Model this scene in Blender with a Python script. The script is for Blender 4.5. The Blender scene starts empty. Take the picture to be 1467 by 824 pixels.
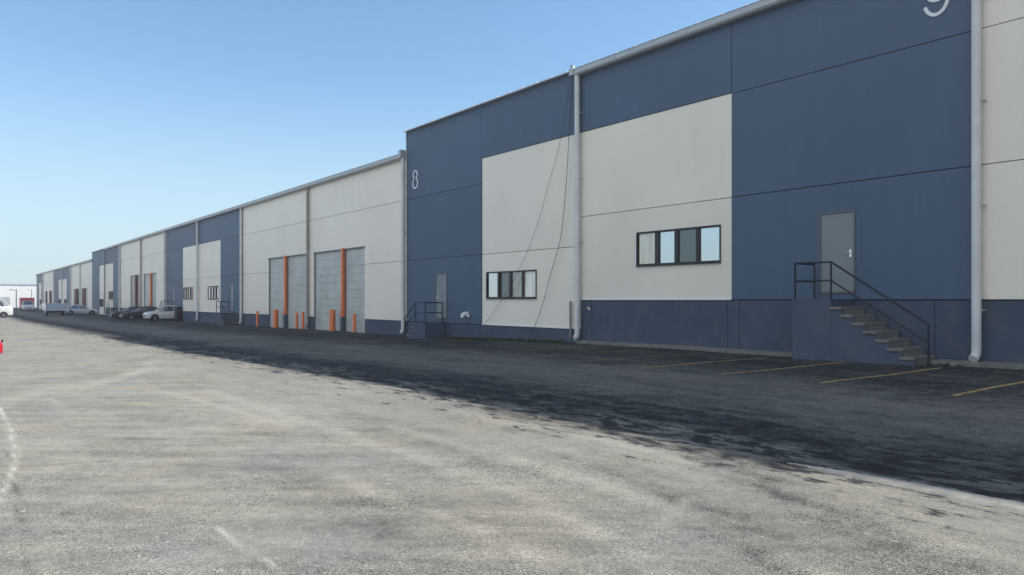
import bpy, bmesh, math, random
import numpy as np
from math import radians, pi, sin, cos
from mathutils import Vector

random.seed(7)
SC = bpy.context.scene
COL = SC.collection

# ------------------------------------------------------------------ camera, sky, sun, exposure
F_PX, CX, HY = 1060.0, 733.5, 429.5          # focal length, centre and horizon of the photograph (px)
TH = math.atan((CX + 82.0) / F_PX)           # angle between the view and the facade direction
CT, ST = cos(TH), sin(TH)
D = CT / .041                                # distance of the facade line from the camera
EYE = 1.6
cam = bpy.data.cameras.new('camera')
cam.sensor_width = 36; cam.lens = F_PX / 1467 * 36
cam.shift_y = 17.5 / 1467
cam.clip_start = .1; cam.clip_end = 6000
co = bpy.data.objects.new('camera', cam); COL.objects.link(co)
co.location = (0, 0, EYE)
co.rotation_euler = Vector((-CT, ST, 0)).to_track_quat('-Z', 'Y').to_euler()
SC.camera = co

SUN_EL, SUN_AZ = radians(35.3), radians(33)
world = bpy.data.worlds.new('World'); SC.world = world; world.use_nodes = True
wn = world.node_tree.nodes; wl = world.node_tree.links
sky = wn.new('ShaderNodeTexSky'); sky.sky_type = 'NISHITA'; sky.sun_disc = False
sky.sun_elevation = SUN_EL; sky.sun_rotation = SUN_AZ
sky.altitude = 1900; sky.air_density = 1.0; sky.dust_density = .35; sky.ozone_density = 1.4
bg = wn['Background']; bg.inputs['Strength'].default_value = .137
bw = wn.new('ShaderNodeRGBToBW'); wl.new(sky.outputs[0], bw.inputs[0])           # soft shoulder for the bright sky near the horizon
m1 = wn.new('ShaderNodeMath'); m1.operation = 'MULTIPLY_ADD'; wl.new(bw.outputs[0], m1.inputs[0]); m1.inputs[1].default_value = .12; m1.inputs[2].default_value = 1
m2 = wn.new('ShaderNodeMath'); m2.operation = 'DIVIDE'; m2.inputs[0].default_value = 1; wl.new(m1.outputs[0], m2.inputs[1])
vs_ = wn.new('ShaderNodeVectorMath'); vs_.operation = 'SCALE'; wl.new(sky.outputs[0], vs_.inputs[0]); wl.new(m2.outputs[0], vs_.inputs['Scale'])
def wmath(op, a, b=0.0, clamp=False):
    nd = wn.new('ShaderNodeMath'); nd.operation = op; nd.use_clamp = clamp
    for q, v in ((0, a), (1, b)):
        if isinstance(v, bpy.types.NodeSocket): wl.new(v, nd.inputs[q])
        else: nd.inputs[q].default_value = v
    return nd.outputs[0]
def wstep(v, a, b):
    nd = wn.new('ShaderNodeMapRange'); nd.interpolation_type = 'SMOOTHSTEP'; wl.new(v, nd.inputs[0])
    nd.inputs[1].default_value = a; nd.inputs[2].default_value = b
    return nd.outputs[0]
def wmix(f, a, b):
    nd = wn.new('ShaderNodeMix'); nd.data_type = 'RGBA'; wl.new(f, nd.inputs[0])
    for q, v in ((6, a), (7, b)):
        if isinstance(v, bpy.types.NodeSocket): wl.new(v, nd.inputs[q])
        else: nd.inputs[q].default_value = (*v, 1)
    return nd.outputs[2]
tc = wn.new('ShaderNodeTexCoord'); sx = wn.new('ShaderNodeSeparateXYZ'); wl.new(tc.outputs['Generated'], sx.inputs[0])
# pale milky band low over the horizon, and an unseen bright cloud added behind the camera to lift the shaded wall
low = wmath('MULTIPLY', wmath('SUBTRACT', 1.0, wstep(sx.outputs[2], .0, .30)), .80)
skyc = wmix(low, vs_.outputs[0], (2.50, 2.78, 3.22))
nz = wn.new('ShaderNodeTexNoise'); nz.inputs['Scale'].default_value = 2.3; nz.inputs['Detail'].default_value = 7; nz.inputs['Roughness'].default_value = .6
wl.new(tc.outputs['Generated'], nz.inputs['Vector'])
fill_cloud = wstep(nz.outputs['Fac'], .36, .56)
fill_cloud = wmath('MULTIPLY', fill_cloud, wstep(wmath('MULTIPLY', sx.outputs[1], -1.0), .12, .42))
fill_cloud = wmath('MULTIPLY', fill_cloud, wstep(sx.outputs[0], -.62, -.25))
fill_cloud = wmath('MULTIPLY', fill_cloud, wstep(sx.outputs[2], .03, .16))
tint = wn.new('ShaderNodeVectorMath'); tint.operation = 'MULTIPLY'; wl.new(skyc, tint.inputs[0]); tint.inputs[1].default_value = (.94, 1.045, 1.0)
wl.new(wmix(fill_cloud, tint.outputs[0], (4.15, 4.1, 4.05)), bg.inputs['Color'])
sun = bpy.data.lights.new('sun', 'SUN'); sun.energy = 2.9; sun.angle = radians(.5); sun.color = (1, .955, .88)
so = bpy.data.objects.new('sun', sun); COL.objects.link(so); so.location = (60, 90, 90)
sdir = Vector((sin(SUN_AZ) * cos(SUN_EL), cos(SUN_AZ) * cos(SUN_EL), sin(SUN_EL)))
so.rotation_euler = sdir.to_track_quat('Z', 'Y').to_euler()
SC.view_settings.view_transform = 'Standard'; SC.view_settings.look = 'None'
SC.view_settings.exposure = 1.0; SC.view_settings.gamma = 1; SC.view_settings.use_curve_mapping = False
SC.render.engine = 'CYCLES'
SC.cycles.max_bounces = 6; SC.cycles.diffuse_bounces = 3; SC.cycles.glossy_bounces = 3
SC.cycles.use_denoising = True

# ------------------------------------------------------------------ helpers
def W(t, n, z):            # t along the facade (away from the camera), n towards it, z above the eye
    return (-t, n, z + EYE)

class MB:
    """collects faces of ONE mesh object"""
    def __init__(s): s.v = []; s.f = []; s.m = []; s.mi = 0
    def quad(s, *p):
        i = len(s.v); s.v += [tuple(q) for q in p]; s.f.append(tuple(range(i, i + len(p)))); s.m.append(s.mi)
    def box(s, x0, x1, y0, y1, z0, z1):
        i = len(s.v)
        x0, x1 = min(x0, x1), max(x0, x1); y0, y1 = min(y0, y1), max(y0, y1); z0, z1 = min(z0, z1), max(z0, z1)
        s.v += [(x0,y0,z0),(x1,y0,z0),(x1,y1,z0),(x0,y1,z0),(x0,y0,z1),(x1,y0,z1),(x1,y1,z1),(x0,y1,z1)]
        for q in ((3,2,1,0),(4,5,6,7),(0,1,5,4),(1,2,6,5),(2,3,7,6),(3,0,4,7)):
            s.f.append(tuple(i + k for k in q)); s.m.append(s.mi)
    def tb(s, t0, t1, n0, n1, z0, z1):
        s.box(-t0, -t1, n0, n1, z0 + EYE, z1 + EYE)
    def prism(s, poly, axis, a, b):
        """extrude polygon (2d list) along axis 'x' or 'y' or 'z' between a and b"""
        def P(u, w, q): return {'x': (q, u, w), 'y': (u, q, w), 'z': (u, w, q)}[axis]
        i = len(s.v); k = len(poly)
        s.v += [P(u, w, a) for u, w in poly] + [P(u, w, b) for u, w in poly]
        s.f.append(tuple(range(i, i + k))); s.f.append(tuple(range(i + 2*k - 1, i + k - 1, -1))); s.m += [s.mi] * 2
        for j in range(k):
            j2 = (j + 1) % k
            s.f.append((i + j, i + k + j, i + k + j2, i + j2)); s.m.append(s.mi)
    def tube(s, pts, r, seg=8, closed=False, rs=None):
        pts = [Vector(p) for p in pts]; n = len(pts); rings = []
        up0 = None
        for k in range(n):
            if closed: d = pts[(k+1) % n] - pts[k-1]
            else: d = pts[min(k+1, n-1)] - pts[max(k-1, 0)]
            d.normalize()
            if up0 is None:
                up0 = Vector((0,0,1)) if abs(d.z) < .9 else Vector((1,0,0))
            a = d.cross(up0).normalized(); b = a.cross(d).normalized(); up0 = b
            rr = rs[k] if rs else r
            i = len(s.v)
            s.v += [tuple(pts[k] + rr * (cos(2*pi*j/seg) * a + sin(2*pi*j/seg) * b)) for j in range(seg)]
            rings.append(i)
        for k in range(n if closed else n - 1):
            i, i2 = rings[k], rings[(k+1) % n]
            for j in range(seg):
                j2 = (j+1) % seg
                s.f.append((i+j, i2+j, i2+j2, i+j2)); s.m.append(s.mi)
        if not closed:
            s.f.append(tuple(rings[0] + j for j in range(seg))); s.m.append(s.mi)
            s.f.append(tuple(rings[-1] + j for j in reversed(range(seg)))); s.m.append(s.mi)
    def cyl(s, c, axis, r, h, seg=16):
        c = Vector(c); a = {'x': Vector((1,0,0)), 'y': Vector((0,1,0)), 'z': Vector((0,0,1))}[axis]
        s.tube([c - a*h/2, c + a*h/2], r, seg)
    def rings(s, rl, cap=True, closed=True):
        idx = []
        for r in rl:
            idx.append(len(s.v)); s.v += [tuple(p) for p in r]
        k = len(rl[0])
        for a, b in zip(idx, idx[1:]):
            for j in range(k if closed else k - 1):
                j2 = (j+1) % k
                s.f.append((a+j, b+j, b+j2, a+j2)); s.m.append(s.mi)
        if cap:
            s.f.append(tuple(idx[0] + j for j in reversed(range(k)))); s.m.append(s.mi)
            s.f.append(tuple(idx[-1] + j for j in range(k))); s.m.append(s.mi)
    def build(s, name, mats, parent=None, smooth=False, bevel=0):
        me = bpy.data.meshes.new(name)
        off = parent.matrix_basis.translation if parent is not None and parent.get('_abs') else Vector((0,0,0))
        p = parent
        if parent is not None and parent.parent is not None and parent.parent.get('_abs'):
            off = parent.parent.location
        me.from_pydata([(x - off[0], y - off[1], z - off[2]) for x, y, z in s.v], [], s.f)
        if not isinstance(mats, (list, tuple)): mats = [mats]
        for m in mats: me.materials.append(m)
        me.polygons.foreach_set('material_index', s.m)
        bm = bmesh.new(); bm.from_mesh(me)
        bmesh.ops.remove_doubles(bm, verts=bm.verts, dist=1e-5)
        bmesh.ops.recalc_face_normals(bm, faces=bm.faces)
        if bevel:
            bmesh.ops.bevel(bm, geom=[e for e in bm.edges if len(e.link_faces) == 2 and e.calc_face_angle(0) > .6],
                            offset=bevel, segments=2, affect='EDGES', profile=.5)
        bm.to_mesh(me); bm.free()
        if smooth:
            me.polygons.foreach_set('use_smooth', [True] * len(me.polygons))
            me.set_sharp_from_angle(angle=radians(40))
        o = bpy.data.objects.new(name, me); COL.objects.link(o)
        if parent is not None: o.parent = parent
        return o

def tag(o, label=None, cat=None, group=None, kind=None):
    if label: o['label'] = label
    if cat: o['category'] = cat
    if group: o['group'] = group
    if kind: o['kind'] = kind
    return o
def empty(name, loc, label, cat, group=None, rz=0, absolute=False):
    o = bpy.data.objects.new(name, None); COL.objects.link(o); o.location = loc; o.rotation_euler = (0, 0, rz)
    o.empty_display_size = .2
    if absolute: o['_abs'] = 1
    return tag(o, label, cat, group)
def copy_tree(o, parent=None):
    c = o.copy(); COL.objects.link(c)
    if parent is not None: c.parent = parent
    for ch in [q for q in COL.objects if q.parent == o]: copy_tree(ch, c)
    return c

# ------------------------------------------------------------------ materials
class NT:
    def __init__(s, name):
        s.mat = bpy.data.materials.new(name); s.mat.use_nodes = True
        s.t = s.mat.node_tree; s.n = s.t.nodes; s.b = s.n['Principled BSDF']; s.out = s.n['Material Output']
    def new(s, typ, **kw):
        nd = s.n.new('ShaderNode' + typ)
        for k, v in kw.items(): setattr(nd, k, v)
        return nd
    def put(s, sock, v):
        if hasattr(v, 'is_output') or isinstance(v, bpy.types.NodeSocket): s.t.links.new(v, sock)
        else: sock.default_value = v
    def math(s, op, a, b=0.0, c=0.0, clamp=False):
        nd = s.new('Math', operation=op, use_clamp=clamp)
        s.put(nd.inputs[0], a); s.put(nd.inputs[1], b); s.put(nd.inputs[2], c)
        return nd.outputs[0]
    def noise(s, vec, scale, detail=4, rough=.55, dist=0):
        nd = s.new('TexNoise'); s.put(nd.inputs['Vector'], vec)
        nd.inputs['Scale'].default_value = scale; nd.inputs['Detail'].default_value = detail
        nd.inputs['Roughness'].default_value = rough; nd.inputs['Distortion'].default_value = dist
        return nd.outputs['Fac']
    def map(s, vec, scale=(1,1,1), rot=(0,0,0), loc=(0,0,0)):
        nd = s.new('Mapping'); s.put(nd.inputs['Vector'], vec)
        nd.inputs['Scale'].default_value = scale; nd.inputs['Rotation'].default_value = rot; nd.inputs['Location'].default_value = loc
        return nd.outputs[0]
    def ramp(s, fac, stops, interp='LINEAR'):
        nd = s.new('ValToRGB'); s.put(nd.inputs[0], fac); cr = nd.color_ramp; cr.interpolation = interp
        while len(cr.elements) < len(stops): cr.elements.new(.5)
        for e, (p, c) in zip(cr.elements, stops):
            e.position = p; e.color = (c, c, c, 1) if not isinstance(c, (tuple, list)) else (*c, 1)
        return nd.outputs[0]
    def mrange(s, v, a, b, c=0, d=1):
        nd = s.new('MapRange'); s.put(nd.inputs[0], v)
        for k, q in zip((1,2,3,4), (a,b,c,d)): nd.inputs[k].default_value = q
        return nd.outputs[0]
    def mix(s, fac, a, b, mode='MIX'):
        nd = s.new('Mix', data_type='RGBA', blend_type=mode)
        s.put(nd.inputs[0], fac)
        for k, q in ((6, a), (7, b)):
            s.put(nd.inputs[k], (*q, 1) if isinstance(q, tuple) and len(q) == 3 else q)
        return nd.outputs[2]
    def bump(s, h, strength=.3, dist=.01):
        nd = s.new('Bump'); s.put(nd.inputs['Height'], h)
        nd.inputs['Strength'].default_value = strength; nd.inputs['Distance'].default_value = dist
        s.t.links.new(nd.outputs[0], s.b.inputs['Normal'])
    def obj(s): return s.new('TexCoord').outputs['Object']
    def pos(s): return s.new('NewGeometry').outputs['Position']
    def rand(s): return s.new('ObjectInfo').outputs['Random']

def plain(name, col, rough=.5, metal=0, vary=.12, scale=3, spec=.5, bump=0, bscale=60):
    k = NT(name); p = k.pos()
    f = k.noise(p, scale, 5)
    v = k.mrange(f, .3, .7, 1 - vary, 1 + vary)
    mul = k.new('Vector' + 'Math', operation='SCALE'); mul.inputs[0].default_value = col
    k.t.links.new(v, mul.inputs['Scale'])
    k.t.links.new(mul.outputs[0], k.b.inputs['Base Color'])
    k.b.inputs['Roughness'].default_value = rough; k.b.inputs['Metallic'].default_value = metal
    k.b.inputs['Specular IOR Level'].default_value = spec
    if bump: k.bump(k.noise(p, bscale, 3), bump, .004)
    return k.mat

def wall_mat(name, col, dirt=.10, rough=.55, streak=.06):
    """painted insulated panel: slight tone change from panel to panel, faint rain streaks, fine grain"""
    k = NT(name); p = k.pos()
    big = k.noise(k.map(p, (.35, .35, .25)), 1, 4)
    st = k.noise(k.map(p, (3.2, 3.2, .10)), 1, 5, .65)
    fine = k.noise(p, 26, 3)
    a = k.mrange(big, .25, .75, -dirt/2, dirt/2)
    b = k.mrange(st, .3, .75, streak/2, -streak/2)
    c = k.mrange(fine, .3, .7, -.02, .02)
    r = k.mrange(k.rand(), 0, 1, -.035, .035)
    v = k.math('ADD', k.math('ADD', a, b), k.math('ADD', c, r))
    v = k.math('ADD', v, 1.0)
    mul = k.new('VectorMath', operation='SCALE'); mul.inputs[0].default_value = col
    k.t.links.new(v, mul.inputs['Scale']); k.t.links.new(mul.outputs[0], k.b.inputs['Base Color'])
    k.b.inputs['Roughness'].default_value = rough; k.b.inputs['Specular IOR Level'].default_value = .5
    k.bump(k.math('ADD', k.noise(p, 45, 3), k.math('MULTIPLY', big, 3.0)), .12, .006)
    return k.mat

def plinth_mat(name, col, dustcol):
    """painted precast base with dust splashed up from the ground"""
    k = NT(name); p = k.pos()
    sep = k.new('SeparateXYZ'); k.put(sep.inputs[0], k.obj())
    big = k.noise(p, .6, 5); med = k.noise(k.map(p, (1.2, 1.2, .6)), 2.2, 5)
    fine = k.noise(p, 30, 3)
    v = k.math('ADD', 1, k.math('ADD', k.mrange(big, .3, .7, -.10, .10), k.mrange(fine, .3, .7, -.04, .04)))
    mul = k.new('VectorMath', operation='SCALE'); mul.inputs[0].default_value = col
    k.t.links.new(v, mul.inputs['Scale'])
    d = k.mrange(k.math('ADD', med, k.math('MULTIPLY', k.noise(p, 9, 3), .3)), .62, .95, 0, .35)
    k.t.links.new(k.mix(d, mul.outputs[0], dustcol), k.b.inputs['Base Color'])
    k.b.inputs['Roughness'].default_value = .7; k.b.inputs['Specular IOR Level'].default_value = .25
    k.bump(k.noise(p, 38, 4), .2, .006)
    return k.mat

def glass_mat(name, base, refl, rough=.02):
    k = NT(name)
    k.b.inputs['Base Color'].default_value = (*base, 1); k.b.inputs['Roughness'].default_value = .4
    g = k.new('BsdfGlossy'); g.inputs['Roughness'].default_value = rough; g.inputs['Color'].default_value = (.93, .97, 1, 1)
    bp = k.new('Bump'); bp.inputs['Strength'].default_value = .02; bp.inputs['Distance'].default_value = .01
    k.t.links.new(k.noise(k.pos(), 1.7, 2), bp.inputs['Height']); k.t.links.new(bp.outputs[0], g.inputs['Normal'])
    lw = k.new('LayerWeight'); lw.inputs[0].default_value = .35
    m = k.new('MixShader')
    k.t.links.new(k.mrange(lw.outputs['Fresnel'], 0, 1, refl, 1), m.inputs[0])
    k.t.links.new(k.b.outputs[0], m.inputs[1]); k.t.links.new(g.outputs[0], m.inputs[2])
    k.t.links.new(m.outputs[0], k.out.inputs['Surface'])
    return k.mat

def curtain_mat(name, col):
    k = NT(name); p = k.pos()
    f = k.noise(k.map(p, (9, 9, .7)), 1, 4, .6)
    mul = k.new('VectorMath', operation='SCALE'); mul.inputs[0].default_value = col
    k.t.links.new(k.mrange(f, .3, .7, .55, 1.1), mul.inputs['Scale'])
    g = k.new('BsdfGlossy'); g.inputs['Roughness'].default_value = .02
    k.t.links.new(mul.outputs[0], k.b.inputs['Base Color']); k.b.inputs['Roughness'].default_value = .8
    m = k.new('MixShader'); m.inputs[0].default_value = .25
    k.t.links.new(k.b.outputs[0], m.inputs[1]); k.t.links.new(g.outputs[0], m.inputs[2])
    k.t.links.new(m.outputs[0], k.out.inputs['Surface'])
    return k.mat

def paint_mat(name, col, rough=.3, dirt=.25, coat=.5):
    k = NT(name); p = k.obj()
    d = k.mrange(k.noise(p, 3, 5), .45, .8, 0, dirt)
    k.t.links.new(k.mix(d, col, (.22, .2, .17)), k.b.inputs['Base Color'])
    k.b.inputs['Roughness'].default_value = rough; k.b.inputs['Coat Weight'].default_value = coat; k.b.inputs['Coat Roughness'].default_value = .08
    return k.mat

M = {}
M['white'] = wall_mat('white_panel', (.81, .768, .685), rough=.42, streak=.025)
M['blue'] = wall_mat('blue_panel', (.061, .107, .178), .12, streak=.10)
M['plinth'] = plinth_mat('blue_grey_base', (.064, .088, .138), (.17, .16, .14))
M['gap'] = plain('joint_sealant', (.03, .032, .036), .8)
M['core'] = plain('inner_wall', (.14, .14, .14), .9)
M['roof'] = plain('zincalume_roof', (.62, .64, .66), .35, .3, .06)
M['trim'] = plain('galvanised_trim', (.42, .45, .47), .42, .25, .10, 2)
M['pipe'] = plain('painted_pipe', (.60, .625, .63), .45, 0, .10, 1.5)
M['pipe_dark'] = plain('taupe_pipe', (.27, .255, .235), .5, 0, .10, 1.5)
M['frame'] = plain('black_aluminium', (.012, .014, .017), .4)
M['glass'] = glass_mat('reflective_glass', (.02, .035, .037), .60)
M['screen'] = glass_mat('screened_glass', (.045, .065, .068), .05, .05)
M['curtain_beige'] = curtain_mat('beige_curtain', (.72, .68, .55))
M['curtain_white'] = curtain_mat('white_curtain', (.95, .95, .92))
M['curtain_dark'] = curtain_mat('dark_curtain', (.26, .25, .24))  # curtain cloth of a darker tone
M['door'] = plain('grey_door', (.20, .235, .26), .5, 0, .05, 1.2)
M['door_frame'] = plain('door_frame_steel', (.11, .13, .155), .5)
M['steel'] = plain('brushed_steel', (.7, .7, .68), .25, .9, .05)
M['rail'] = plain('dark_rail_paint', (.010, .014, .024), .45, 0, .1)
M['stairpaint'] = plinth_mat('stair_side_paint', (.074, .098, .148), (.16, .15, .135))
M['concrete'] = plain('raw_concrete', (.175, .174, .166), .85, 0, .2, 6, .3, .25, 50)
M['orange'] = paint_mat('orange_paint', (.74, .17, .025), .5)
M['maroon'] = plain('dark_red_paint', (.16, .022, .02), .55)
M['number'] = plain('white_number', (.72, .75, .78), .45, 0, .06)
M['rubber'] = plain('rubber', (.012, .012, .013), .8)
M['cable'] = plain('cable_sheath', (.02, .021, .022), .7)
M['underbody'] = plain('underbody', (.015, .015, .016), .8)
M['rim'] = plain('alloy', (.42, .43, .44), .3, .8)
M['car_glass'] = glass_mat('car_glass', (.012, .014, .017), .10)
M['lamp'] = glass_mat('lamp_lens', (.75, .75, .72), .15)
M['tail'] = plain('tail_lens', (.35, .01, .01), .2)
M['car_white'] = paint_mat('car_white', (.72, .72, .71))
M['car_black'] = paint_mat('car_black', (.006, .006, .007), .45, .03, .12)
M['car_red'] = paint_mat('truck_red', (.62, .015, .03), .4)
M['trailer'] = paint_mat('trailer_paint', (.42, .52, .60), .5)
M['far_white'] = wall_mat('far_white_sheet', (.82, .82, .81))
M['far_roof'] = plain('far_roof', (.40, .42, .45), .5)
M['plastic_white'] = plain('white_hood', (.75, .76, .77), .4)
M['plastic_red'] = plain('red_plastic', (.55, .01, .035), .45, 0, .1)
M['weed'] = plain('weed_leaf', (.05, .075, .022), .7, 0, .4, 4)
M['stone'] = plain('stone_chip', (.36, .345, .315), .9, 0, .5, 9, .2)

def dock_mat(name, col):
    k = NT(name); p = k.pos()
    sep = k.new('SeparateXYZ'); k.put(sep.inputs[0], p)
    w = k.math('PINGPONG', sep.outputs[2], .045)
    big = k.noise(k.map(p, (.8, .8, .5)), 1.4, 4); st = k.noise(k.map(p, (1.0, 1.0, 6)), 1, 4)
    v = k.math('ADD', 1, k.math('ADD', k.mrange(big, .3, .7, -.12, .12), k.mrange(st, .3, .7, -.07, .07)))
    mul = k.new('VectorMath', operation='SCALE'); mul.inputs[0].default_value = col
    k.t.links.new(v, mul.inputs['Scale']); k.t.links.new(mul.outputs[0], k.b.inputs['Base Color'])
    k.b.inputs['Roughness'].default_value = .45; k.b.inputs['Metallic'].default_value = .15
    k.bump(w, .35, .05)
    return k.mat
M['dock'] = dock_mat('galvanised_shutter', (.465, .495, .485))
M['dock_dark'] = dock_mat('dark_shutter', (.035, .032, .034))
M['dock_beige'] = dock_mat('beige_shutter', (.40, .37, .33))

# ------------------------------------------------------------------ ground
TW = [-3000, -60, 7, 14, 20, 27.4, 34, 47, 60, 80, 110, 250, 3000]
ZW = [-1.4, -1.45, -1.55, -1.61, -1.64, -1.80, -1.90, -1.97, -2.08, -2.2, -2.22, -2.3, -2.3]
TF = [-3000, 0, 14, 30, 60, 90, 250, 3000]
ZF = [-1.6, -1.6, -1.61, -1.80, -2.05, -2.2, -2.3, -2.3]
def ground_z(t, n):
    zw = np.interp(t, TW, ZW); zf = np.interp(t, TF, ZF)
    k = np.clip((np.asarray(n) - 6) / 9, 0, 1); k = k * k * (3 - 2 * k)
    und = .012 * np.sin(t * .9 + n * .5) * np.sin(n * .8 - t * .27) + .010 * np.sin(t * .31 + 1.3) * np.sin(n * .43 + .4)
    swale = -.035 * np.exp(-((np.asarray(n) - 7.0) / .8) ** 2)
    return zf + (zw - zf) * k + und + swale
def GZ(t, n): return float(ground_z(np.float64(t), np.float64(n)))
def unproj(x, y, it=6):
    """ground point (t, n) seen at a pixel of the photograph"""
    tb = (x - CX) / F_PX; z = -1.7
    for _ in range(it):
        Z = -z * F_PX / (y - HY); t = Z * (CT - tb * ST); n = Z * (tb * CT + ST); z = GZ(t, n)
    return t, n

def axis(*segs):
    out = []
    for a, b, st in segs: out += list(np.arange(a, b, st))
    return np.array(out + [segs[-1][1]])
ts = axis((-3000, -300, 300), (-300, -40, 20), (-40, -4, 1.5), (-4, 1, .25), (1, 12, .045), (12, 24, .09), (24, 60, .3), (60, 260, 2.5), (260, 600, 30), (600, 3000, 300))
ns = axis((-3000, -300, 300), (-300, -40, 20), (-40, -3, 1.5), (-3, 0, .25), (0, 8, .045), (8, 12, .09), (12, 22, .3), (22, 80, 4), (80, 500, 60), (500, 3000, 500))
T, Nn = np.meshgrid(ts, ns, indexing='ij')
Zg = ground_z(T, Nn)
wear = np.zeros_like(T)
# wheel tracks, silt lines and scuffs lie where the photo shows them: (polyline, half width m, strength)
rng = np.random.default_rng(3)
LINES = [
 ([(-6,575),(6,600),(14,615),(22,640),(20,668),(12,692),(0,712),(-8,725)], .024, .95),
 ([(245,563),(300,578),(370,598),(420,613)], .09, .44),
 ([(312,755),(350,785),(400,815),(420,832)], .025, .5),
 ([(70,570),(88,582),(105,592)], .05, .35),
 ([(215,518),(200,533),(160,545),(100,560)], .2, .36),
 ([(225,527),(150,545),(60,560),(0,575)], .25, .25),
 ([(480,690),(560,712),(640,745),(720,775),(830,824)], .14, .38),
 ([(560,610),(700,650),(860,690),(1000,740),(1180,824)], .13, .36),
 ([(300,560),(460,610),(600,655),(760,715),(960,824)], .14, .34),
 ([(690,600),(860,630),(1000,665),(1160,710),(1400,790)], .12, .34),
 ([(900,790),(960,740),(985,715)], .06, .30),
 ([(10,640),(16,668),(24,712),(30,750),(38,790),(44,830)], .022, -.40),
 ([(0,668),(50,668),(100,664),(160,660)], .04, -.22),
 ([(95,735),(130,727),(165,722)], .05, -.28),
 ([(500,595),(580,616),(650,640),(720,668)], .22, -.22),
 ([(900,622),(1000,652),(1100,692),(1270,748)], .24, -.46),
 ([(880,668),(960,705),(1040,750),(1120,800)], .24, -.34),
 ([(1080,690),(1180,740),(1320,800)], .28, -.36),
 ([(760,640),(860,672),(960,716),(1080,790)], .10, -.22),
 ([(830,612),(900,626),(980,643),(1080,663),(1120,672)], .13, -.5),
 ([(1000,640),(1080,658),(1110,664)], .12, -.3),
 ([(60,500),(120,492),(180,488)], .35, -.10),
 ([(0,540),(100,530),(200,515),(260,505)], .30, -.14),
 ([(350,660),(470,700),(560,760)], .12, -.16),
]
nx = np.sin(T * 7.1 + 2.3 * np.sin(Nn * 5.3)) * np.sin(Nn * 8.7 + 1.9 * np.sin(T * 4.1))
for pl, hw, sgn in LINES:
    P = [unproj(x, y) for x, y in pl]
    d = np.full_like(T, 1e9)
    for (t0, n0), (t1, n1) in zip(P, P[1:]):
        vx, vy = t1 - t0, n1 - n0; L2 = vx*vx + vy*vy + 1e-9
        u = np.clip(((T - t0) * vx + (Nn - n0) * vy) / L2, 0, 1)
        d = np.minimum(d, np.hypot(T - t0 - u * vx, Nn - n0 - u * vy))
    wear += (sgn if abs(sgn) > .49 else sgn * .72) * np.exp(-(d / hw) ** 2) * (.72 + .42 * nx)
nt_, nn_ = T.shape
vs = np.stack([-T, Nn, Zg + EYE], -1).reshape(-1, 3)
ii = (np.arange(nt_ - 1)[:, None] * nn_ + np.arange(nn_ - 1)[None, :]).ravel()
fs = np.stack([ii, ii + 1, ii + nn_ + 1, ii + nn_], -1)
me = bpy.data.meshes.new('asphalt_yard')
me.vertices.add(len(vs)); me.vertices.foreach_set('co', vs.ravel())
me.loops.add(fs.size); me.loops.foreach_set('vertex_index', fs.ravel().astype(np.int32))
me.polygons.add(len(fs)); me.polygons.foreach_set('loop_start', np.arange(0, fs.size, 4, dtype=np.int32))
me.update(calc_edges=True); me.validate()
at = me.attributes.new('wear', 'FLOAT', 'POINT'); at.data.foreach_set('value', wear.ravel().astype(np.float32))
me.polygons.foreach_set('use_smooth', [True] * len(me.polygons))

k = NT('dusty_asphalt'); p = k.pos()
sep = k.new('SeparateXYZ'); k.put(sep.inputs[0], p)
Y = sep.outputs[1]
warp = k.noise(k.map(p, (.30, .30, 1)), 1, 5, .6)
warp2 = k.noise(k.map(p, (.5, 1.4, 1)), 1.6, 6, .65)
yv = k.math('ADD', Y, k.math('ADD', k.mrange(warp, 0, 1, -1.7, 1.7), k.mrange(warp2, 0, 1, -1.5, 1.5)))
prof = k.ramp(k.math('DIVIDE', yv, 24, clamp=True), [(0, .80), (.22, .78), (.262, .70), (.285, .38), (.315, .10), (.345, .11), (.39, .32), (.50, .34), (.56, .15), (.66, .05), (.80, .08)])  # dust thins toward the wall; also lowered past the shadow edge to deepen shade
big = k.noise(k.map(p, (.22, .5, 1)), 1, 5, .6)
streak = k.noise(k.map(p, (.35, 2.3, 1), (0, 0, radians(-4))), 1.3, 6, .68)
med = k.noise(p, 2.6, 6, .65)
blot = k.noise(p, 9, 5, .7)
grain = k.noise(p, 70, 4, .75)
wa = k.new('Attribute', attribute_name='wear').outputs['Fac']
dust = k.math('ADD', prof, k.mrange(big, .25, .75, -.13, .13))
dust = k.math('ADD', dust, k.mrange(streak, .25, .75, -.11, .11))
dust = k.math('ADD', dust, k.mrange(med, .25, .75, -.11, .11))
sweep = k.noise(k.map(k.map(p, (1, 1, 1), (0, 0, radians(-50))), (.45, 2.8, 1)), 1.2, 6, .66)
dust = k.math('ADD', dust, k.math('MULTIPLY', k.mrange(sweep, .28, .72, -.20, .20), k.mrange(Y, 3.5, 6.0, 1, 0)))
dust = k.math('ADD', dust, k.mrange(blot, .25, .75, -.15, .15))
dust = k.math('ADD', dust, k.mrange(grain, .3, .7, -.20, .20))
near = k.math('MULTIPLY', k.mrange(sep.outputs[0], -10, -2.5, 0, .8), k.mrange(Y, 4.6, 6.4, 1, 0))      # less silt, more bare chippings on this part of the yard
dust = k.math('ADD', dust, k.math('MULTIPLY', near, -.20))
dust = k.math('ADD', dust, wa, clamp=True)
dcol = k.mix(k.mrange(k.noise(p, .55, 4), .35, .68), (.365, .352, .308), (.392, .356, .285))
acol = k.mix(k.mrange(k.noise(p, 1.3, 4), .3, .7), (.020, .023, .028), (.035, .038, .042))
base = k.mix(dust, acol, dcol)
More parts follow.
